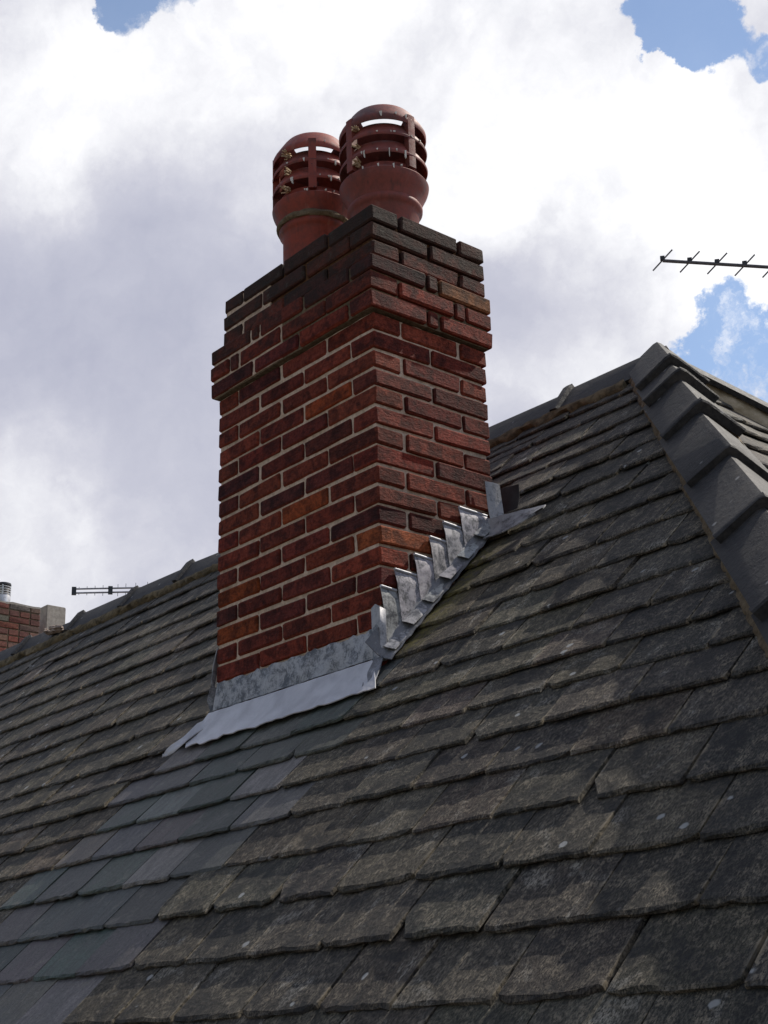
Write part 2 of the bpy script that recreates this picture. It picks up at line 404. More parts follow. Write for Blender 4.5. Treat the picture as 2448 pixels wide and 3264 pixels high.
# ------------------------------------------------------------------ slates
TH = 0.0100
def clip(poly, a, b, c):
    """keep a*x+b*y<=c"""
    out = []
    for i in range(len(poly)):
        p, q = poly[i], poly[(i+1) % len(poly)]
        dp, dq = a*p[0]+b*p[1]-c, a*q[0]+b*q[1]-c
        if dp <= 0: out.append(p)
        if dp*dq < 0:
            t = dp/(dp-dq); out.append((p[0]+t*(q[0]-p[0]), p[1]+t*(q[1]-p[1])))
    return out
def slate_mesh(poly, mat, rag=.0032, chip=.4):
    """poly in local (x, y); its edge on y=0 is the tail that shows"""
    mb = MB()
    low = sorted([p for p in poly if abs(p[1]) < 1e-6])
    rest = [p for p in poly if abs(p[1]) >= 1e-6]
    cx = sum(p[0] for p in poly)/len(poly)
    if len(low) < 2:
        low = low or [min(poly, key=lambda p: p[1])]
        rest = [p for p in poly if p not in low]
    x0, x1 = low[0][0], low[-1][0]
    n = 9 if x1-x0 > .05 else 3
    b, c, d = [], [], []
    walk = 0
    for i in range(n):
        t = i/(n-1); x = x0+(x1-x0)*t
        walk = walk*.35+random.uniform(-rag, rag)
        y = walk + (random.uniform(0, .012) if (i in (0, n-1) and random.random() < chip) else 0)
        w = random.uniform(.003, .009)
        b.append((x, y, -random.uniform(.0015, .0065))); c.append((x+random.uniform(-.002, .002)*(0 < i < n-1), y+w, random.uniform(-.0008, .0006)))
        d.append((x, y+random.uniform(-.002, .003), -TH+.001))
    rest.sort(key=lambda p: math.atan2(p[1]+.02, p[0]-(x0+x1)/2))
    rt = [(p[0], p[1], 0.0) for p in rest]; rb = [(p[0], p[1], -TH+.001) for p in rest]
    vs = b+c+d+rt+rb
    k = len(rest); B, Cc, Dd, RT, RB = 0, n, 2*n, 3*n, 3*n+k
    fs = []
    for i in range(n-1):
        fs += [(B+i, B+i+1, Cc+i+1, Cc+i), (Dd+i, Dd+i+1, B+i+1, B+i)]
    fs.append(tuple(Cc+i for i in range(n)) + tuple(RT+i for i in range(k)))
    fs.append(tuple(RB+i for i in range(k-1, -1, -1)) + tuple(Dd+i for i in range(n-1, -1, -1)))
    for i in range(k-1): fs.append((RT+i, RB+i, RB+i+1, RT+i+1))
    if k:
        fs.append((Cc+n-1, B+n-1, Dd+n-1, RB, RT)); fs.append((Cc, RT+k-1, RB+k-1, Dd, B))
    mb.add(vs, fs)
    return mb.mesh('slate', mat)

VAR = {}
def variants(mat, clean):
    out = []
    for i in range(16):
        w = .2165
        j = .004
        pl = [(-w/2+random.uniform(-j, j), 0), (w/2+random.uniform(-j, j), 0), (w/2+random.uniform(-j, j), .30), (-w/2+random.uniform(-j, j), .30)]
        if random.random() < .25:      # a broken corner
            sx = random.choice((-1, 1)); cut = random.uniform(.012, .035)
            pl = clip(pl, sx, -1.0*random.uniform(.6, 1.4), w/2-cut)
            low = [p for p in pl if abs(p[1]) < 1e-6]
        out.append(slate_mesh(pl, mat, .002 if clean else .0034, .45))
    return out
VAR['old'] = variants(M_OLD, False); VAR['clean'] = variants(M_CLEAN, True)

OLD_TONES = [(.068, .057, .044), (.054, .047, .038), (.086, .071, .054), (.038, .036, .034), (.062, .055, .046), (.105, .089, .071)]
DARK_TONES = [(.034, .035, .037), (.028, .030, .032), (.044, .043, .042), (.054, .051, .047)]
CLEAN_TONES = [(.050, .060, .053), (.042, .052, .046), (.104, .100, .096), (.082, .079, .077), (.056, .066, .058), (.128, .122, .115), (.070, .070, .067), (.064, .073, .065), (.096, .092, .088), (.088, .081, .070)]

COMMON = [-2.28, -2.13, -1.975, -1.82, -1.665, -1.51, -1.36, -1.205, -1.05, -.90, -.752, -.605, -.476, -.35, -.235, -.118]
RIGHT = [.005, .134, .275, .415, .545, .68, .815, .945, 1.06, 1.197, 1.315]
LEFT = [.033, .186, .335, .487, .636, .79, .945, 1.10, 1.258, 1.375]
PH = {-1.05: .842, -1.205: .969, -.90: .776, -.752: .897, -.605: .78, -.476: .862, -.35: .77, -.235: .677}
ROWS = []
for i, s in enumerate(COMMON):
    nxt = COMMON[i+1] if i+1 < len(COMMON) else .02
    ROWS.append((s, nxt-s, -7.0, 99, PH.get(s, .842+(i % 2)*.111)))
for lst, xa, xb, o in ((RIGHT, -.40, 99, .78), (LEFT, -7.0, -.40, .70)):
    for i, s in enumerate(lst):
        nxt = lst[i+1] if i+1 < len(lst) else S_RIDGE-.03
        ROWS.append((s, max(.09, nxt-s), xa, xb, o+(i % 2)*.111+random.uniform(-.02, .02)))

SLATES = []       # (mesh, matrix, colour, area seen)
def area_in_frame(M, x0, x1, g):
    pts = [project(M @ Vector(p)) for p in ((x0, 0, 0), (x1, 0, 0), (x1, g, 0), (x0, g, 0))]
    if any(p is None for p in pts): return 0
    mx = [min(max(p[0], 0), W_PX) for p in pts]; my = [min(max(p[1], 0), H_PX) for p in pts]
    return abs(sum(mx[i]*my[(i+1) % 4]-mx[(i+1) % 4]*my[i] for i in range(4)))/2
def place(kind, key, xl, xr, s, g, frame, hipfun, clean, tone):
    """xl, xr along the course; s up the slope; frame maps (x, s) to the world"""
    tilt = math.atan((TH+.0012)/g)
    w = xr-xl; L = min(2.05*g, max(.5*g, S_RIDGE-s-.02)) if hipfun else 2.05*g
    xm = (xl+xr)/2
    M = frame(xm, s, tilt + random.gauss(0, .009), random.gauss(0, .008), random.uniform(-.001, .0022) if random.random() < .82 else random.uniform(.002, .005))
    vis = area_in_frame(M, -w/2, w/2, g)
    poly = [(-w/2, 0), (w/2, 0), (w/2, L), (-w/2, L)]
    clipped = False
    if hipfun:
        a, b, c = hipfun(xm, s); p2 = clip(poly, a, b, c)
        if len(p2) < 3: return
        if any(a*p[0]+b*p[1] > c+1e-6 for p in poly): clipped = True; poly = p2
    if clipped or abs(w-.2165) > .03:
        if len([p for p in poly if abs(p[1]) < 1e-6]) < 2: return
        me = slate_mesh(poly, M_CLEAN if clean else M_OLD)
    else:
        me = random.choice(VAR['clean' if clean else 'old'])
        M = M @ Matrix.Diagonal((w/.2165, 1.0 if L > .28 else L/.30, 1, 1))
    SLATES.append((me, M, tone, vis))

def main_frame(xm, s, tilt, yaw, lift):
    base = P(xm, s, lift)
    return Matrix.Translation(base) @ Euler((ALPHA-tilt, 0, 0)).to_matrix().to_4x4() @ Euler((0, random.gauss(0, .004), yaw)).to_matrix().to_4x4()
HC = 0.0775          # how far slates stop short of the hip line
def main_hip(xm, s):
    # x + s*CA <= hip - HC  in local coords about (xm, s)
    return (1.0, CA, hip_x(s)-HC-xm)
for s, g, xa, xb, ph in ROWS:
    wd = .2205
    n0 = math.floor((xa-ph)/wd)-1
    x = ph+n0*wd
    edges = []
    while x < min(xb, hip_x(s))+.5:
        edges.append(x+random.gauss(0, .006)); x += wd
    for xl, xr in zip(edges, edges[1:]):
        if xr < xa or xl > xb: continue
        gap = random.uniform(.0028, .009)
        l, r = xl+gap/2, xr-gap/2
        if -.02 < s < .63:
            if l < -W_ST and r > -W_ST-.004: r = min(r, -W_ST-.006)
            elif l < .02 and r > .02 and xa > -1: l = .026
            elif l > -W_ST and r < .02: continue
            if r-l < .03: continue
            if xa < -1 and l > -W_ST: continue
        # slates under the leadwork stay free of lichen
        m0 = (l+r)/2
        k = (-.118-s)
        lo_c, hi_c = -.865-.143*k, .075-.10*k
        clean = s < -.09 and lo_c < m0 < hi_c
        if s < -.2 and random.random() < .22 and min(abs(m0-lo_c), abs(m0-hi_c)) < .17: clean = not clean
        if clean: tone = jit(random.choice(CLEAN_TONES), .25)
        elif m0 > hip_x(s)-.42 or s > 1.0: tone = jit(random.choice(DARK_TONES), .15)
        else: tone = jit(random.choice(OLD_TONES), .32)
        place('main', s, l, r, s, g, main_frame, main_hip, clean, tone)

# hip end: slope facing +x, its own courses
def end_frame(xm, s, tilt, yaw, lift):
    # xm runs along world y from the apex line, s up slope
    y = RIDGE_Y+xm
    h = (S_RIDGE-s)
    base = Vector((APEX_X+h*CA, y, APEX.z-h*SA)) + Vector((SA, 0, CA))*lift
    return Matrix.Translation(base) @ Matrix.Rotation(R(90), 4, 'Z') @ Euler((ALPHA-tilt, 0, 0)).to_matrix().to_4x4() @ Euler((0, random.gauss(0, .004), yaw)).to_matrix().to_4x4()
i = 0
s = 1.33
while s > -2.2:
    g = .145; half = (S_RIDGE-s)*CA-HC
    x = -half-.2205+(i % 2)*.11
    while x < half:
        l, r = x+.002, x+.2205-.002
        x += .2205
        lo = max(l, -half); hi = min(r, half)
        if hi-lo < .03: continue
        def hf(xm, ss, half=half): return (1.0 if xm > 0 else -1.0, CA, half-abs(xm) if False else (half-xm if xm > 0 else half+xm))
        place('end', s, l, r, s, g, end_frame, hf, False, jit((.10, .098, .098), .2))
    s -= g; i += 1

SLATES.sort(key=lambda q: -q[3])
for me, M, tone, vis in SLATES[:300]:
    link('slate', me, roof, M, tone)
st = MB()
for me, M, tone, vis in SLATES[300:]:
    st.add([M @ v.co for v in me.vertices], [tuple(p.vertices) for p in me.polygons])
o = link('slate', st.mesh('slate_rest', M_OLD), roof, None, (.055, .052, .048)); o['kind'] = 'stuff'

# ------------------------------------------------------------------ ridge and hip tiles
def tile_mesh(L, wing, drop, th=.016, collar=.013, cw=.032, roll=True):
    mb = MB()
    cd_, sd_ = math.cos(drop), math.sin(drop)
    def prof(off):
        o = [(-wing*cd_-off*sd_, -wing*sd_+off*cd_*.6), (-.016*cd_-off*sd_*.8, -.016*sd_*.75+off*cd_-.002), (0, off*1.1-.004),
             (.016*cd_+off*sd_*.8, -.016*sd_*.75+off*cd_-.002), (wing*cd_+off*sd_, -wing*sd_+off*cd_*.6)]
        return o
    inner = [(wing*cd_-th*sd_, -wing*sd_-th*cd_), (0, -th/cd_-.004), (-wing*cd_+th*sd_, -wing*sd_-th*cd_)]
    st_ = [(0, collar*.55), (.006, collar), (cw-.006, collar), (cw+.004, 0), (L, 0)] if roll else [(0, 0), (.004, .002), (L*.5, .001), (L, 0)]
    vs, n = [], 8
    for y, off in st_:
        vs += [(x+random.uniform(-.0012, .0012), y, z+random.uniform(-.0012, .0012)) for x, z in prof(off)] + [(x, y, z) for x, z in inner]
    fs = []
    for j in range(len(st_)-1):
        for i in range(n): fs.append((j*n+i, j*n+(i+1) % n, (j+1)*n+(i+1) % n, (j+1)*n+i))
    fs += [tuple(range(n)), tuple((len(st_)-1)*n+i for i in range(n-1, -1, -1))]
    mb.add(vs, fs)
    return mb.mesh('ridge_tile', M_TILE, True, 28)
def frame_from(o, y, zup):
    y = Vector(y).normalized(); x = y.cross(Vector(zup)).normalized(); z = x.cross(y)
    return Matrix(((x.x, y.x, z.x, o.x), (x.y, y.y, z.y, o.y), (x.z, y.z, z.z, o.z), (0, 0, 0, 1)))

def strip(name, a, b, normal, side, w, th, mat, parent, n=40, rag=.010):
    """ragged mortar fillet from a to b, of width w towards side"""
    a, b, normal, side = Vector(a), Vector(b), Vector(normal).normalized(), Vector(side).normalized()
    rows = [[], [], []]
    for i in range(n+1):
        p = a.lerp(b, i/n)
        rows[0].append(p + normal*th*random.uniform(.8, 1.2))
        rows[1].append(p + side*w*.55*random.uniform(.8, 1.2) + normal*th*random.uniform(.55, .95))
        rows[2].append(p + side*(w+random.uniform(-rag, rag)) + normal*.002)
    mb = MB(); mb.sheet(rows, th*2.2, normal)
    return link(name, mb.mesh(name, mat, True, 60), parent)

# hip line frame
HDIR = Vector((-1, 1, MS)).normalized()           # up the near hip
HUP = (NRM + Vector((SA, 0, CA))).normalized()
drop_h = math.acos(max(-1, min(1, (NRM.dot(HUP)))))
ys = [.80, .685, .462, .222, -.008, -.252, -.495, -.74, -.98, -1.22]
prev = 1.03
for i, yc in enumerate(ys):
    y0 = yc+.049
    o = Vector((APEX_X+RIDGE_Y-y0, y0, Z0+MS*y0))
    span = (prev-y0)/HDIR.y
    L = span+.055
    lowh, topoff = .066, .042
    tilt = (lowh-topoff)/L
    ydir = HDIR - HUP*tilt
    M = frame_from(o+HUP*lowh, ydir, HUP) @ Euler((0, random.gauss(0, .012), random.gauss(0, .008))).to_matrix().to_4x4()
    link('hip_tile', tile_mesh(L, .134, drop_h+R(9), roll=(i != 3), collar=.012 if i != 4 else .004), roof, M)
    # mortar stopping under the tile's lower end
    mb = MB(); cdh, sdh = math.cos(drop_h), math.sin(drop_h)
    rows = []
    for q in range(9):
        t = (q/8-.5)*2; x = t*.092
        zt = -abs(x)*math.tan(drop_h+R(9))-.020
        rows.append([(x, .008+random.uniform(0, .004), zt), (x, .010+random.uniform(0, .005), zt-.03), (x, .012, zt-.06)])
    mb.sheet(rows, .02, (0, -1, 0))
    link('mortar_fillet', mb.mesh('mortar_fillet', M_MORT2, True, 60), roof, M)
    prev = y0
# bedding mortar along both feet of the near hip tiles
wside = (HDIR.cross(NRM)); wside = wside if wside.x < 0 else -wside
a = Vector((APEX_X+RIDGE_Y+1.25, -1.25, Z0-MS*1.25)); b = APEX.copy()
strip('mortar_bed', a+wside*.088, b+wside*.088-HDIR*.05, NRM, wside, .027, .014, M_MORT2, roof, 240, .005)
n2 = Vector((SA, 0, CA)); w2 = HDIR.cross(n2); w2 = w2 if w2.y > 0 else -w2
strip('mortar_bed', a+w2*.090, b+w2*.090-HDIR*.05, n2, w2, .033, .020, M_MORT2, roof, 60, .008)
# far hip
FD = Vector((1, 1, -MS)).normalized(); n3 = Vector((SA, 0, CA)); FUP = (n3+Vector((0, SA, CA))).normalized()
dist = .06
for i in range(7):
    Lf = .42; o = APEX + FD*(dist+Lf)
    ydir = -FD - FUP*.06
    M = frame_from(o+FUP*.062, ydir, FUP)
    link('hip_tile', tile_mesh(Lf+.05, .13, drop_h), roof, M)
    dist += Lf
w3 = FD.cross(n3); w3 = w3 if w3.y < 0 else -w3
M_YMORT = mat_mortar('lichened_mortar', (.34, .28, .19), (.52, .45, .34), 40)
strip('mortar_bed', APEX+w3*.06+FD*.1, APEX+w3*.06+FD*2.9, n3, w3, .055, .034, M_YMORT, roof, 60, .008)
# ridge
RX = [-.204, -.66, -1.12, -1.58, -2.05, -2.525, -3.0, -3.51, -4.07, -4.58, -5.1, -5.6]
for i, x in enumerate(RX):
    nx = RX[i-1] if i else .20
    L = nx-x+.03
    o = Vector((x, RIDGE_Y, APEX.z+.040+random.uniform(-.004, .004)))
    M = frame_from(o, (1, random.gauss(0, .012), -.018+random.gauss(0, .008)), (0, 0, 1))
    link('ridge_tile', tile_mesh(L, .135, R(53), roll=True, collar=.015, cw=.036), roof, M)
strip('mortar_bed', P(-5.8, S_RIDGE-.112), P(.12, S_RIDGE-.112), NRM, -UPS, .026, .018, mat_mortar('ridge_mortar', (.06, .05, .034), (.22, .175, .11), 30), roof, 220, .020)
# lumps of loose mortar lying on the broken ridge joint
for k in range(9):
    mb = MB(); c = Vector((-3.70+random.uniform(-.10, .12), RIDGE_Y-.035-random.uniform(0, .06), APEX.z+.0-random.uniform(0, .05)))
    r = random.uniform(.012, .028)
    mb.lathe([(r*.2, -r*.5), (r, -r*.2), (r*.8, r*.3), (r*.15, r*.55)], 7)
    mb.v = [(c.x+v[0]*random.uniform(.8, 1.5), c.y+v[1]*random.uniform(.7, 1.2), c.z+v[2]) for v in mb.v]
    link('mortar_lump', mb.mesh('mortar_lump', mat_mortar('broken_mortar', (.26, .20, .17), (.45, .38, .33)) if k == 0 else bpy.data.materials['broken_mortar']), roof)

# ------------------------------------------------------------------ chimney stack
chim = thing('chimney', (-W_ST/2, D_ST/2, Z0), 'tall red brick chimney stack with corbelled head and stepped lead flashing on the slate roof', 'chimney')
def brick_mesh(l, d, h, bev=.004, j=.0017):
    bm = bmesh.new()
    bmesh.ops.create_cube(bm, size=1.0)
    for v in bm.verts:
        v.co = Vector((v.co.x*l, v.co.y*d, v.co.z*h)) + Vector([random.uniform(-j, j) for _ in range(3)])
    bmesh.ops.bevel(bm, geom=list(bm.edges), offset=bev, segments=1, affect='EDGES')
    for v in bm.verts: v.co += Vector([random.uniform(-.0009, .0009) for _ in range(3)])
    me = bpy.data.meshes.new('brick'); bm.to_mesh(me); bm.free(); me.materials.append(M_BRICK)
    return me
BV = {}
def brick_variant(l, d):
    key = (round(l, 3), round(d, 3))
    lst = BV.setdefault(key, [])
    if len(lst) < 7:
        lst.append(brick_mesh(l, d, H_C-.0095, random.uniform(.003, .006))); return lst[-1]
    return random.choice(lst)
PAL = [(.175, .032, .019), (.150, .028, .018), (.190, .038, .021), (.115, .024, .018), (.165, .031, .018), (.205, .044, .024), (.090, .022, .018), (.158, .034, .022)]
ORANGE = (.29, .062, .017)
def put_brick(x0, x1, y0, y1, k, col=None, out=0.0):
    zt = -(k-1)*H_C-.0005; zb = zt-(H_C-.0095)
    l, d = x1-x0, y1-y0
    me = brick_variant(l, d)
    c = ((x0+x1)/2+random.gauss(0, .0012), (y0+y1)/2+random.gauss(0, .0009), (zt+zb)/2+random.gauss(0, .0010))
    flip = random.choice((0, math.pi))
    M = T3(*c) @ Euler((random.gauss(0, .006), random.gauss(0, .006), flip+random.gauss(0, .005))).to_matrix().to_4x4()
    link('brick', me, chim, M, jit(col or random.choice(PAL), .22))
FULL, HALF, BD, JT = .215, .1025, .1025, .010
def run(lst, total):
    q = [FULL if c == 'f' else HALF if c == 'h' else .040 for c in lst]
    sc = (total-JT*(len(q)-1))/sum(q)
    out, p = [], 0
    for w in q: out.append((p, p+w*sc)); p += w*sc+JT
    return out
orange_front = {(10, 2), (18, 0), (20, 0), (15, 2)}
FRONT = {1: 'hfff', 2: 'fffh', 3: 'hfff', 4: 'fcffh', 5: 'hcfff', 6: 'fffh'}
SIDE = {1: 'hfh', 2: 'ff', 3: 'hfh', 4: 'fcf', 5: 'hfch', 6: 'fcf'}
LAST = 27
for k in range(1, LAST):
    e = .019 if 4 <= k <= 6 else 0.0
    xl = -W_ST-e + (.022 if k <= 3 else 0); xr = e+(.006 if k <= 3 else 0); yf = -e; yb_ = D_ST+e+(.012 if k <= 3 else 0)
    A = k % 2 == 1
    fl = FRONT.get(k, 'hfff' if A else 'fffh'); sl = SIDE.get(k, 'hfh' if A else 'ff')
    zt = -(k-1)*H_C
    fr = run(fl, xr-xl); sr = run(sl, yb_-yf)
    under = zt < Z0-.02
    for i, (p, q) in enumerate(fr):                       # front and back
        if fl[0] == 'h' and i == 0: continue
        if fl[-1] == 'h' and i == len(fr)-1: continue
        col = ORANGE if (k, i) in orange_front else None
        put_brick(xl+p, xl+q, yf, yf+BD, k, col)
        if zt > Z0+MS*D_ST-.1: put_brick(xl+p, xl+q, yb_-BD, yb_, k)
    if not under or True:
        sidecorner = fl[-1] == 'h'
        for i, (p, q) in enumerate(sr):                   # right side
            if not sidecorner and i in (0, len(sr)-1): continue
            if zt < Z0+MS*(yf+p)-.08: continue
            col = None
            if k == 4 and i == len(sr)-1: col = (.36, .13, .05)
            if k in (7,) and i == 1: col = (.24, .055, .028)
            if k == 18 and i == len(sr)-2: col = (.36, .10, .035)
            put_brick(xr-BD, xr, yf+p, yf+q, k, col)
        lcorner = fl[0] == 'h'
        sl2 = 'ff' if lcorner else 'hfh'
        sr2 = run(sl2, yb_-yf)
        for i, (p, q) in enumerate(sr2):                  # left side
            if not lcorner and i in (0, len(sr2)-1): continue
            if zt < Z0+MS*(yf+p)-.08: continue
            put_brick(xl, xl+BD, yf+p, yf+q, k)
# mortar: the core the bricks are bedded in, one block per height
def mortar_block(z1, z0, x0, x1, y0, y1, mat):
    mb = MB()
    nx, ny, nz = 26, 14, max(2, int((z1-z0)/.02))
    mb.box(x0, x1, y0, y1, z0, z1)
    me = mb.mesh('mortar', mat)
    bm = bmesh.new(); bm.from_mesh(me)
    bmesh.ops.subdivide_edges(bm, edges=list(bm.edges), cuts=14, use_grid_fill=True)
    for v in bm.verts: v.co += Vector([random.uniform(-.0013, .0013) for _ in range(3)])
    bm.to_mesh(me); bm.free()
    return link('mortar', me, chim)
zs = -6*H_C
mortar_block(zs+.002, Z0-.3, -W_ST+.008, -.0105, .0064, D_ST-.011, M_MORT)
mortar_block(-3*H_C-.004, zs+.006, -W_ST-.019+.010, .019-.013, -.019+.009, D_ST+.019-.013, M_MORT2)
mortar_block(-.010, -3*H_C+.004, -W_ST+.034, -.013, .011, D_ST-.006, M_SOOTMORT)
# the left of the head has been repointed
mortar_block(-.012, -3*H_C+.004, -W_ST+.030, -W_ST+.275, .0060, .2, M_MORT)
mortar_block(-3*H_C-.006, zs+.010, -W_ST-.019+.008, -W_ST+.36, -.019+.0065, .2, M_MORT)
# mortar flaunching on top, round the pots
fl_ = MB()
gx, gy = 24, 14
rows = []
for j in range(gy+1):
    row = []
    for i in range(gx+1):
        u, v = i/gx, j/gy
        x = -W_ST+.04+u*(W_ST-.06); y = .02+v*(D_ST-.035)
        hgt = .045*min(1, 4*min(u, 1-u)*2)*min(1, 3*min(v, 1-v))
        row.append((x, y, -.006+hgt+random.uniform(-.003, .003)))
    rows.append(row)
fl_.sheet(rows, .02, (0, 0, 1))
link('flaunching', fl_.mesh('flaunching', M_MORT2, True, 60), chim)

# ---- leadwork
LEAD_L, LEAD_M, LEAD_D = (.38, .38, .39), (.34, .34, .35), (.20, .205, .22)
def sheet_obj(name, rows, th, up, mat=None, color=LEAD_M, wob=.0):
    rows = [[Vector(p)+Vector([random.uniform(-wob, wob) for _ in range(3)]) for p in r] for r in rows]
    mb = MB(); mb.sheet(rows, th, Vector(up).normalized())
    return link(name, mb.mesh(name, mat or M_LEAD, True, 50), chim, None, color)
# front apron: upstand, then the skirt dressed down over the slates with a wavy edge
rows = []
NX = 40
def wav(i): return .004*math.sin(i*1.3)+.003*math.sin(i*2.9+1)
up_rows = [[(-W_ST+.020+(W_ST-.045)*i/NX, -.007-.002*math.sin(i*.5), Z0+.092+wav(i)*.8) for i in range(NX+1)],
           [(-W_ST+.014+(W_ST-.042)*i/NX, -.010-.003*math.sin(i*.8+2), Z0+.05) for i in range(NX+1)],
           [(-W_ST+.004+(W_ST-.030)*i/NX, -.012-.002*math.sin(i*.7+1), Z0+.012) for i in range(NX+1)]]
sheet_obj('lead_upstand', up_rows, .004, (0, -1, 0), M_LEAD, (.42, .425, .45), .0008)
sk = []
for j in range(7):
    t = j/6
    row = []
    for i in range(NX+1):
        u = i/NX
        xl_ = -W_ST+.004 + (-.055)*t; xr_ = -.012 + .100*t
        x = xl_+(xr_-xl_)*u
        smax = -.156+.012*u+.004*math.sin(u*23)+.003*math.sin(u*51+1)+(.006*math.sin(u*70) if u < .3 else 0)+(.02 if u < .06 else 0)
        s_ = -.016+(smax+.016)*t
        rip = (.0016*math.sin(u*34+1)+.0016*math.sin(u*61))*t*t
        lift = .016*(1-t)**2+.0065+abs(rip)*1.3
        row.append(P(x, s_, lift))
    sk.append(row)
sheet_obj('lead_apron', sk, .003, NRM, M_LEADB, wob=.0007)
# curled tatter at the left foot of the apron
tat = []
for j in range(9):
    t = j/8
    tat.append([P(-W_ST+.012-.088*t+.058*(i/5)*(1-.93*t), -.035-.140*t-.018*(i/5)+.010*math.sin(t*7), .010+.006*t+.011*(1-i/5)**2*math.sin(t*3.1)+.004*math.sin(i*2+t*9)) for i in range(6)])
sheet_obj('lead_apron_corner', tat, .003, NRM, M_LEADB, wob=.0012)
# near corner wrap
cw_ = [[(-.030, -.010, Z0+.150), (-.012, -.013, Z0+.156), (.008, -.014, Z0+.145), (.014, -.004, Z0+.138)],
       [(-.030, -.012, Z0+.09), (-.012, -.015, Z0+.09), (.010, -.016, Z0+.09), (.016, -.002, Z0+.09)],
       [(-.029, -.012, Z0+.04), (-.012, -.015, Z0+.04), (.008, -.015, Z0+.04), (.015, -.002, Z0+.04)],
       [(-.026, -.014, Z0+.004), (-.010, -.018, Z0-.002), (.010, -.017, Z0-.004), (.016, -.004, Z0)]]
sheet_obj('lead_corner', cw_, .004, (0, -1, 0), M_LEAD, (.40, .40, .42), .0012)
tng = [[P(-.030, -.02, .016), P(-.008, -.012, .022), P(.020, -.006, .020)], [P(-.016, -.06, .011), P(.006, -.052, .017), P(.032, -.044, .012)], [P(.016, -.118, .0085), P(.030, -.108, .010), P(.048, -.096, .007)]]
sheet_obj('lead_tongue', tng, .003, NRM, M_LEAD, (.22, .23, .26), .001)
# step flashing up the right side: each piece laps over the one below
STEP = [(-.007, .050, -1.172, .009), (.044, .124, -1.116, .062), (.116, .184, -1.060, .132), (.175, .236, -.998, .188), (.229, .297, -.944, .244), (.293, .405, -.886, .306)]
def flash_z(y): return -1.332+(y-.020)*1.069+.004
for i, (ya, yb2, zt, yl) in enumerate(STEP):
    yr = STEP[i+1][3]+.020 if i+1 < len(STEP) else .405
    rows = []
    for j in range(6):
        t = j/5
        row = []
        for q in range(6):
            u = q/5
            y = (ya+(yb2-ya)*u)*(1-t) + (yl+(yr-yl)*u)*t
            z = (zt-.002*u)*(1-t) + flash_z(y)*t
            bulge = .0018*math.sin(t*5+i)*u*(1-u)*2
            x = .0105-.0022*u+bulge*.5 + .0012*t*(1-u)
            if t == 0: x -= .006
            row.append((x, y, z))
        rows.append(row)
    sheet_obj('step_flashing', rows, .0018, (1, 0, 0), M_LEAD, jit(LEAD_L, .12), .0006)
    # top edge turned into the joint
    mb = MB(); mb.tube((.0065, ya, zt+.001), (.003, yb2, zt-.002), .0042, 7)
    link('flashing_fold', mb.mesh('flashing_fold', M_LEADB, True, 60), chim)
# soakers at the foot: small lead leaves between the slates and the stack
ub = [[P(.002, -.01+.62*j/24, .075-.0*j) for j in range(25)], [P(.010, -.01+.62*j/24, .034) for j in range(25)], [P(.020, -.01+.62*j/24, .016) for j in range(25)], [P(.046, -.01+.62*j/24, .0045+.003*(j % 2)) for j in range(25)]]
sheet_obj('soaker', ub, .0025, (.5, -.35, .6), M_LEAD, (.17, .172, .185), .0008)
for i in range(6):
    y0 = .022+i*.070; y1 = y0+.064
    s0_, s1_ = y0/CA, y1/CA
    rows = []
    for j in range(4):
        t = j/3; s_ = s0_+(s1_-s0_)*t
        rows.append([P(.014+.030*q/3*(1-.35*t), s_-.012, .034-.018*(q/3)-.012*t+.004*(i % 2)) for q in range(4)])
    sheet_obj('soaker', rows, .0025, NRM, M_LEAD, jit(LEAD_M, .15), .001)
# back gutter: vertical strip on the far corner, dark upturned box end, trough and flap
bs = [[(.012, .396, -.785), (.018, .420, -.784), (.020, .447, -.786)], [(.013, .398, -.83), (.020, .422, -.83), (.022, .450, -.83)], [(.014, .400, -.865), (.022, .424, -.868), (.030, .447, -.872)],
      [(.016, .404, -.90), (.030, .420, -.905), (.050, .430, -.905)], [(.024, .398, -.925), (.050, .404, -.935), (.074, .408, -.932)], [(.040, .385, -.945), (.070, .382, -.952), (.098, .385, -.945)]]
sheet_obj('back_gutter_strip', bs, .003, (.8, -.6, 0), M_LEAD, (.30, .30, .31), .0008)
bx = [[(-.068+.118*i/5, .50+.005*math.sin(i*.9), -.773-.020*i/5+.05*(i/5-.2)*0) for i in range(6)], [(-.070+.118*i/5, .497-.006*math.sin(i*.6), -.815-.016*i/5) for i in range(6)], [(-.070+.115*i/5, .485, -.868-.012*i/5) for i in range(6)]]
sheet_obj('back_gutter_upstand', [[(x+.010, y-.01, z+.004) for x, y, z in r] for r in bx], .003, (.3, -.95, 0), M_DARKM, (.05, .05, .055), .001)
tr = []
for j in range(9):
    t = j/8
    x = .030+.185*t
    sag = math.sin(min(1, t*1.05)*math.pi)
    tr.append([P(x, .600+.030*t, .040-.034*t), P(x+.010, .578+.030*t-.010*sag, .020-.012*t), P(x+.012, .552+.045*t-.020*sag, .012), P(x+.010, .528+.075*t-.030*sag, .018-.010*t)])
sheet_obj('back_gutter', tr, .003, NRM, M_LEAD, (.34, .34, .36), .001)
# thin lead edge standing up on the left side
ll = [[(-W_ST-.004, .004, -1.165), (-W_ST-.010, .010, -1.165)], [(-W_ST-.006, -.006, -1.222), (-W_ST-.014, .014, -1.22)], [(-W_ST-.012, -.010, -1.28), (-W_ST-.022, .008, -1.278)],
      [(-W_ST-.026, -.014, -1.325), (-W_ST-.006, .012, -1.325)], [(-W_ST-.016, -.010, -1.36), (-W_ST-.012, .012, -1.36)], [(-W_ST-.034, -.030, -1.405), (-W_ST-.016, -.012, -1.40)]]
sheet_obj('side_flashing', ll, .003, (-.6, -.8, 0), M_LEAD, LEAD_M, .0015)

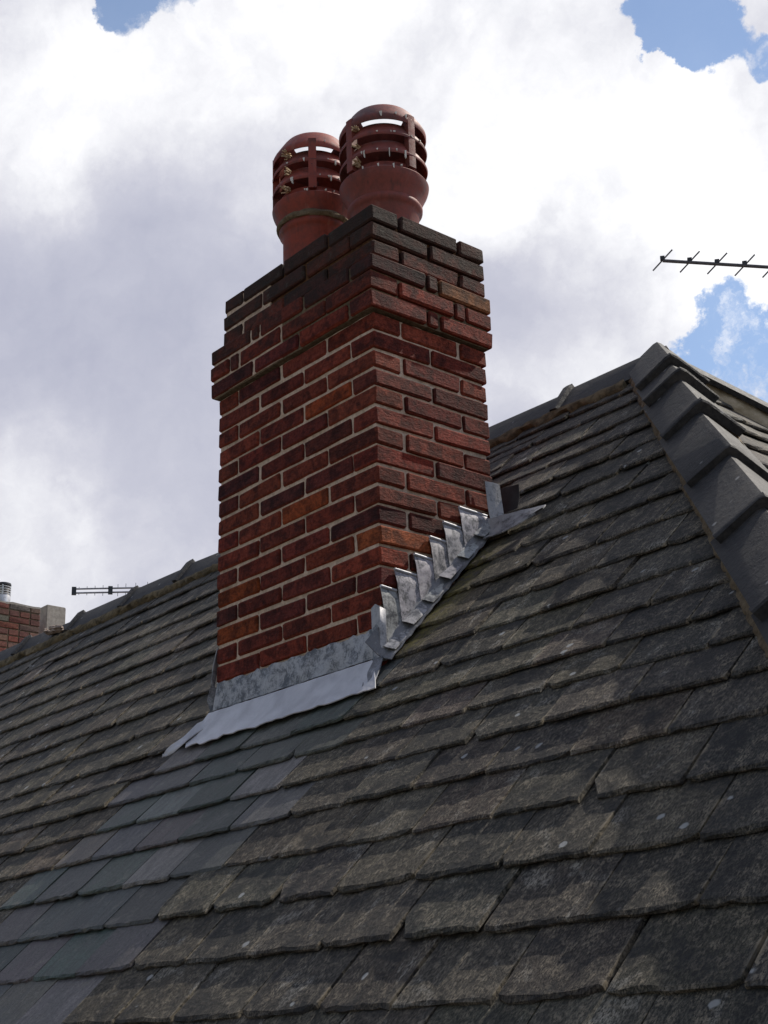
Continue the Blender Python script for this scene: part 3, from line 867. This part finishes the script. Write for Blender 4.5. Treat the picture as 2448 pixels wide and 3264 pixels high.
# ------------------------------------------------------------------ chimney pots with louvred hoods
def arc_band(mb, z0, z1, r0, r1, a0, a1, n=3):
    vs = []
    for i in range(n+1):
        t = a0+(a1-a0)*i/n
        for r, z in ((r0, z0), (r1, z0), (r1, z1), (r0, z1)): vs.append((r*math.cos(t), r*math.sin(t), z))
    fs = []
    for i in range(n):
        for k in range(4): fs.append((i*4+k, i*4+(k+1) % 4, (i+1)*4+(k+1) % 4, (i+1)*4+k))
    fs += [(3, 2, 1, 0), (n*4, n*4+1, n*4+2, n*4+3)]
    mb.add(vs, fs)
def make_pot(loc, base_h, rot, label, color, sc=1.0, fallen=True):
    p = thing('chimney_pot', loc, label, 'chimney pot', 'louvred clay pots on the chimney')
    B = Matrix.Translation(loc) @ Matrix.Rotation(rot, 4, 'Z') @ Matrix.Diagonal((sc, sc, 1, 1))
    def part(name, mb, mat=M_POT, sm=True, col=color): return link(name, mb.mesh(name, mat, sm, 40), p, B, col)
    b = base_h
    mb = MB()
    mb.lathe([(.084, -.02), (.106, -.02), (.106, b-.022), (.112, b-.014), (.118, b-.006), (.119, b+.004), (.114, b+.012), (.100, b+.016), (.086, b+.012)], 56, True)
    part('pot_body', mb)
    h = b+.012
    mb = MB()
    mb.lathe([(.098, h-.004), (.113, h-.003), (.116, h+.006), (.120, h+.018), (.128, h+.034), (.136, h+.050), (.1405, h+.064), (.1415, h+.071), (.1385, h+.075), (.130, h+.080), (.122, h+.090), (.1175, h+.104), (.108, h+.100), (.118, h+.07), (.104, h+.02)], 56, True)
    part('hood_base', mb)
    # louvre rings: flared, lips hanging outwards
    for z in (h+.128, h+.192):
        mb = MB()
        mb.lathe([(.1385, z-.004), (.1405, z+.002), (.138, z+.009), (.126, z+.028), (.116, z+.046), (.108, z+.056), (.100, z+.052), (.112, z+.030), (.124, z+.010)], 56, True)
        part('louvre', mb)
    zc = h+.262
    mb = MB()          # open-topped cap ring
    mb.lathe([(.1375, zc-.020), (.1395, zc-.014), (.1395, zc-.002), (.135, zc+.008), (.121, zc+.030), (.106, zc+.053), (.098, zc+.063), (.088, zc+.069), (.074, zc+.071), (.067, zc+.068), (.072, zc+.060), (.092, zc+.046), (.110, zc+.022), (.128, zc-.014)], 56, True)
    part('hood_cap', mb)
    for q in range(4):
        mb = MB(); a = q*math.pi/2
        arc_band(mb, h+.086, zc+.012, .116, .1395, a-.095, a+.095)
        part('pillar', mb)
    if fallen:
        for q in range(20):            # bird droppings on the louvre lips
            mb = MB(); a = random.uniform(-1.35, .30)-rot+0; z = random.choice((h+.076, h+.130, h+.194, zc+.002))
            rr_ = .1425; w = random.uniform(.0012, .0045); hh = random.choice((.003, .005, .007, .010, .016, .026))*random.uniform(.8, 1.2)
            vs = []
            for (du, dv) in ((-w, 0), (w, .002), (w*.7, -hh), (-w*.3, -hh*.8)):
                aa = a+du/rr_; vs.append((rr_*math.cos(aa), rr_*math.sin(aa), z+dv+.004))
            vi = [((rr_-.006)*x/rr_, (rr_-.006)*y/rr_, z_) for x, y, z_ in vs]
            mb.add(vs+vi, [(0, 1, 2, 3), (7, 6, 5, 4), (0, 4, 5, 1), (1, 5, 6, 2), (2, 6, 7, 3), (3, 7, 4, 0)])
            part('dropping', mb, M_DROP, False, None)
        for z in (h+.108, h+.172, h+.236):   # wisps of old nest poking out
            mb = MB(); a0 = -1.42-rot
            for q in range(9):
                a = a0+random.uniform(-.06, .06); z_ = z+random.uniform(-.008, .012)
                c0 = Vector((.118*math.cos(a), .118*math.sin(a), z_)); c1 = Vector((.146*math.cos(a+random.uniform(-.1, .1)), .146*math.sin(a+random.uniform(-.1, .1)), z_+random.uniform(-.016, .008)))
                mb.tube(c0, c0.lerp(c1, random.uniform(.6, 1.0)), .0040, 5, .0022)
            part('nest_straw', mb, M_NEST, False, None)
    return p
make_pot((-.187, .22, .0), .137, 0.0, 'nearer terracotta chimney pot with louvred hood, streaked with droppings, beside the roof-side edge', (.190, .044, .033))
PX2 = -.545
p2 = make_pot((PX2, .22, .0), .228, R(-40), 'farther louvred terracotta chimney pot, partly hidden by the nearer pot, mortar ring at its neck', (.240, .044, .027))
mb = MB(); B2 = .228
mb.lathe([(.108, B2+.006), (.124, B2+.008), (.128, B2+.018), (.120, B2+.030), (.106, B2+.026)], 40, True)
mb.v = [(v[0]*random.uniform(.985, 1.02), v[1]*random.uniform(.985, 1.02), v[2]+random.uniform(-.003, .003)) for v in mb.v]
link('neck_mortar', mb.mesh('neck_mortar', M_MORT2, True, 60), p2, T3(PX2, .22, 0))

# ------------------------------------------------------------------ beyond the ridge
NX1 = -10.171; NTOP = 1.925
nb = thing('chimney', (NX1-.5, 3.75, -7), 'neighbouring brick chimney at the left edge, pale mortar top and a metal pot', 'chimney')
ny1 = 4.181; nlen = 1.2; ndep = 1.0
mb = MB(); mb.box(NX1-ndep+.01, NX1-.008, ny1-nlen+.01, ny1-.008, -7, NTOP-.004)
link('mortar', mb.mesh('mortar', M_MORT2), nb)
NPAL = [(.15, .055, .042), (.13, .05, .04), (.17, .095, .07), (.15, .11, .085), (.17, .05, .036), (.12, .075, .06)]
hc2 = .0655
for k in range(14):
    zt = NTOP-k*hc2
    y = ny1 if k % 2 == 0 else ny1
    seq = ([.1025] if k % 2 == 0 else []) + [.215]*6
    for w in seq:
        if random.random() < .18 and w > .2: ws = [.1025, .1025]
        else: ws = [w]
        for w_ in ws:
            if y-w_ < ny1-nlen: break
            c = random.choice(NPAL); c = (c[0]*.75, c[1]*.9, c[2]*.95) if k < 3 else c
            M = T3(NX1-.0512, y-w_/2, zt-hc2/2)
            me = brick_variant2 = BV.setdefault(('n', round(w_, 3)), None)
            if me is None:
                me = brick_mesh(.1025, w_, hc2-.010); BV[('n', round(w_, 3))] = me
                me.materials.clear(); 
                me.materials.append(bpy.data.materials.get('far_brick') or mat_plain('far_brick', (.5, .5, .5)))
            link('brick', me, nb, M, jit(c, .15))
            y -= w_+.010
    for q in range(4):
        x0_ = NX1-.1125-q*.225
        if x0_-.215 > NX1-ndep:
            link('brick', BV.get(('n', .215)), nb, T3(x0_-.1075, ny1-.0512, zt-hc2/2) @ Matrix.Rotation(R(90), 4, 'Z'), jit(random.choice(NPAL), .15))
def far_brick_nodes():
    m = bpy.data.materials['far_brick']; T = NT(m.node_tree)
    oi = T.n('ShaderNodeObjectInfo'); tc = T.n('ShaderNodeTexCoord')
    n1 = T.noise(T.vm('ADD', tc.outputs['Object'], oi.outputs['Random']), 50, 6, .7)
    base = T.mix(1.0, oi.outputs['Color'], T.mix(T.sm(n1, .3, .7), (.6, .6, .6, 1), (1.4, 1.4, 1.4, 1)), 'MULTIPLY')
    finish(T, base, .9, n1, .5)
far_brick_nodes()
rows = []
for j in range(9):
    rows.append([])
    for i in range(17):
        u, v = i/16, j/8
        hgt = .085*min(1, 2.4*min(v, 1-v)*1.0+.05)*min(1, 4*min(u, 1-u)+.05)
        rows[-1].append((NX1-ndep*v, ny1-nlen*u, NTOP+.004+hgt+random.uniform(-.006, .006)))
mb = MB(); mb.sheet([r[::-1] for r in rows], .02, (0, 0, 1)); link('flaunching', mb.mesh('flaunching', M_CONC, True, 60), nb)
cwl = thing('flue_cowl', (NX1-.22, 3.875, NTOP+.02), 'small louvred silver metal cowl on the neighbouring brick chimney', 'chimney cowl')
B = T3(NX1-.22, 3.875, NTOP+.04)
mb = MB(); mb.lathe([(.060, 0), (.074, 0), (.074, .085), (.072, .09), (.058, .09), (.058, .0)], 28, True); link('cowl_tube', mb.mesh('cowl_tube', M_STEEL, True), cwl, B)
for z in (.10, .125, .15, .175):
    mb = MB(); mb.lathe([(.060, z), (.076, z-.004), (.077, z+.004), (.062, z+.014)], 28, True); link('louvre', mb.mesh('louvre', M_STEEL, True), cwl, B)
mb = MB(); mb.lathe([(.0005, .192), (.076, .192), (.078, .198), (.074, .216), (.0005, .222)], 28, True); link('cowl_cap', mb.mesh('cowl_cap', M_DARKM, True), cwl, B)
for a in (0, 1, 2, 3):
    mb = MB(); t = a*math.pi/2-.55; mb.tube((.066*math.cos(t), .066*math.sin(t), .08), (.066*math.cos(t), .066*math.sin(t), .195), .010, 6); link('post', mb.mesh('post', M_STEEL), cwl, B)
# rendered stack behind
ck = thing('concrete_stack', (-10.65, 4.52, -7), 'plain pale cement-coated stack just right of the neighbouring brick chimney', 'chimney')
mb = MB(); mb.box(-.175, .175, -.11, .11, 0, 9.08)
mb.v = [(x*(1 if z < 1 else .96), y*(1.15 if z < 1 else 1), z) for x, y, z in mb.v]
me = mb.mesh('cement_coat', M_CONC); bm = bmesh.new(); bm.from_mesh(me); bmesh.ops.bevel(bm, geom=list(bm.edges), offset=.008, segments=2, affect='EDGES'); bm.to_mesh(me); bm.free()
link('cement_coat', me, ck, T3(-10.650, 4.52, -7))
# aerials
la = thing('aerial', (-8.1, 4.43, -7), 'thin log-periodic aerial with short upright rods peeping above the left ridge', 'aerial', 'rooftop television aerials')
A0, A1 = Vector((-8.543, 3.673, 1.606)), Vector((-8.10, 4.43, 1.645))
ad = (A1-A0).normalized()
for dz in (.019, -.019):
    mb = MB(); mb.tube(A0+Vector((0, 0, dz)), A1+Vector((0, 0, dz)), .008, 8); link('boom', mb.mesh('boom', M_ALU, True), la)
for t in (0.0, .365):
    mb = MB(); c = A0+(A1-A0)*t; mb.box(-.014, .014, -.020, .020, -.036, .036)
    link('clamp', mb.mesh('clamp', M_DARKM), la, T3(*c) @ Matrix.Rotation(math.atan2(-ad.x, ad.y), 4, 'Z'))
for i, t in enumerate((.05, .13, .21, .29, .44, .52, .62, .74, .86)):
    c = A0+(A1-A0)*t; L = .016+.05*t
    for sgn in (1, -1):
        mb = MB(); mb.tube(c+Vector((0, 0, .019*sgn)), c+Vector((0, 0, sgn*(.019+L))), .0026, 5)
        link('rod', mb.mesh('rod', M_GREYROD), la)
mb = MB(); mb.tube((-8.1, 4.43, -7), (-8.1, 4.43, 1.70), .02, 10); link('mast', mb.mesh('mast', M_ALU, True), la)
ra = thing('aerial', (-1.6, 6.44, -7), 'dark aerial boom with evenly spaced slanting rods against the bright sky', 'aerial', 'rooftop television aerials')
B0 = Vector((-2.953, 5.282, 2.974)); B1 = Vector((-2.405, 5.754, 2.836)); bd = (B1-B0).normalized()
end = B0+bd*1.9
mb = MB(); mb.tube(B0, end, .0125, 10); link('boom', mb.mesh('boom', M_GREYROD, True), ra)
ev = Vector((-2.862, 5.304, 3.04))-Vector((-3.022, 5.263, 2.925)); ev = ev*.5
step = (B1-B0).length*(345/1235)*.745
sp = (Vector((-2.80, 5.417, 2.94))-B0).length*.935
for i in range(10):
    c = B0+bd*(sp*i)+Vector((0, 0, .004))
    mb = MB(); mb.tube(c-ev, c+ev, .0055, 8); link('rod', mb.mesh('rod', M_GREYROD, True), ra)
    mb = MB(); mb.box(-.013, .013, -.016, .016, .0, .030); link('clip', mb.mesh('clip', M_DARKM), ra, T3(*c) @ Matrix.Rotation(math.atan2(-bd.x, bd.y), 4, 'Z'))
mp = B0+bd*1.75
mb = MB(); mb.tube((mp.x, mp.y, -7), (mp.x, mp.y, mp.z+.1), .02, 10); link('mast', mb.mesh('mast', M_ALU, True), ra)
ra.matrix_basis = Matrix.Translation((mp.x, mp.y, -7)); 
dlt = Matrix.Translation((-1.6, 6.44, -7)) ; 
for ch in [o for o in COL.objects if o.parent == ra]:
    ch.matrix_basis = Matrix.Translation((mp.x, mp.y, -7)).inverted() @ WORLD[ch]
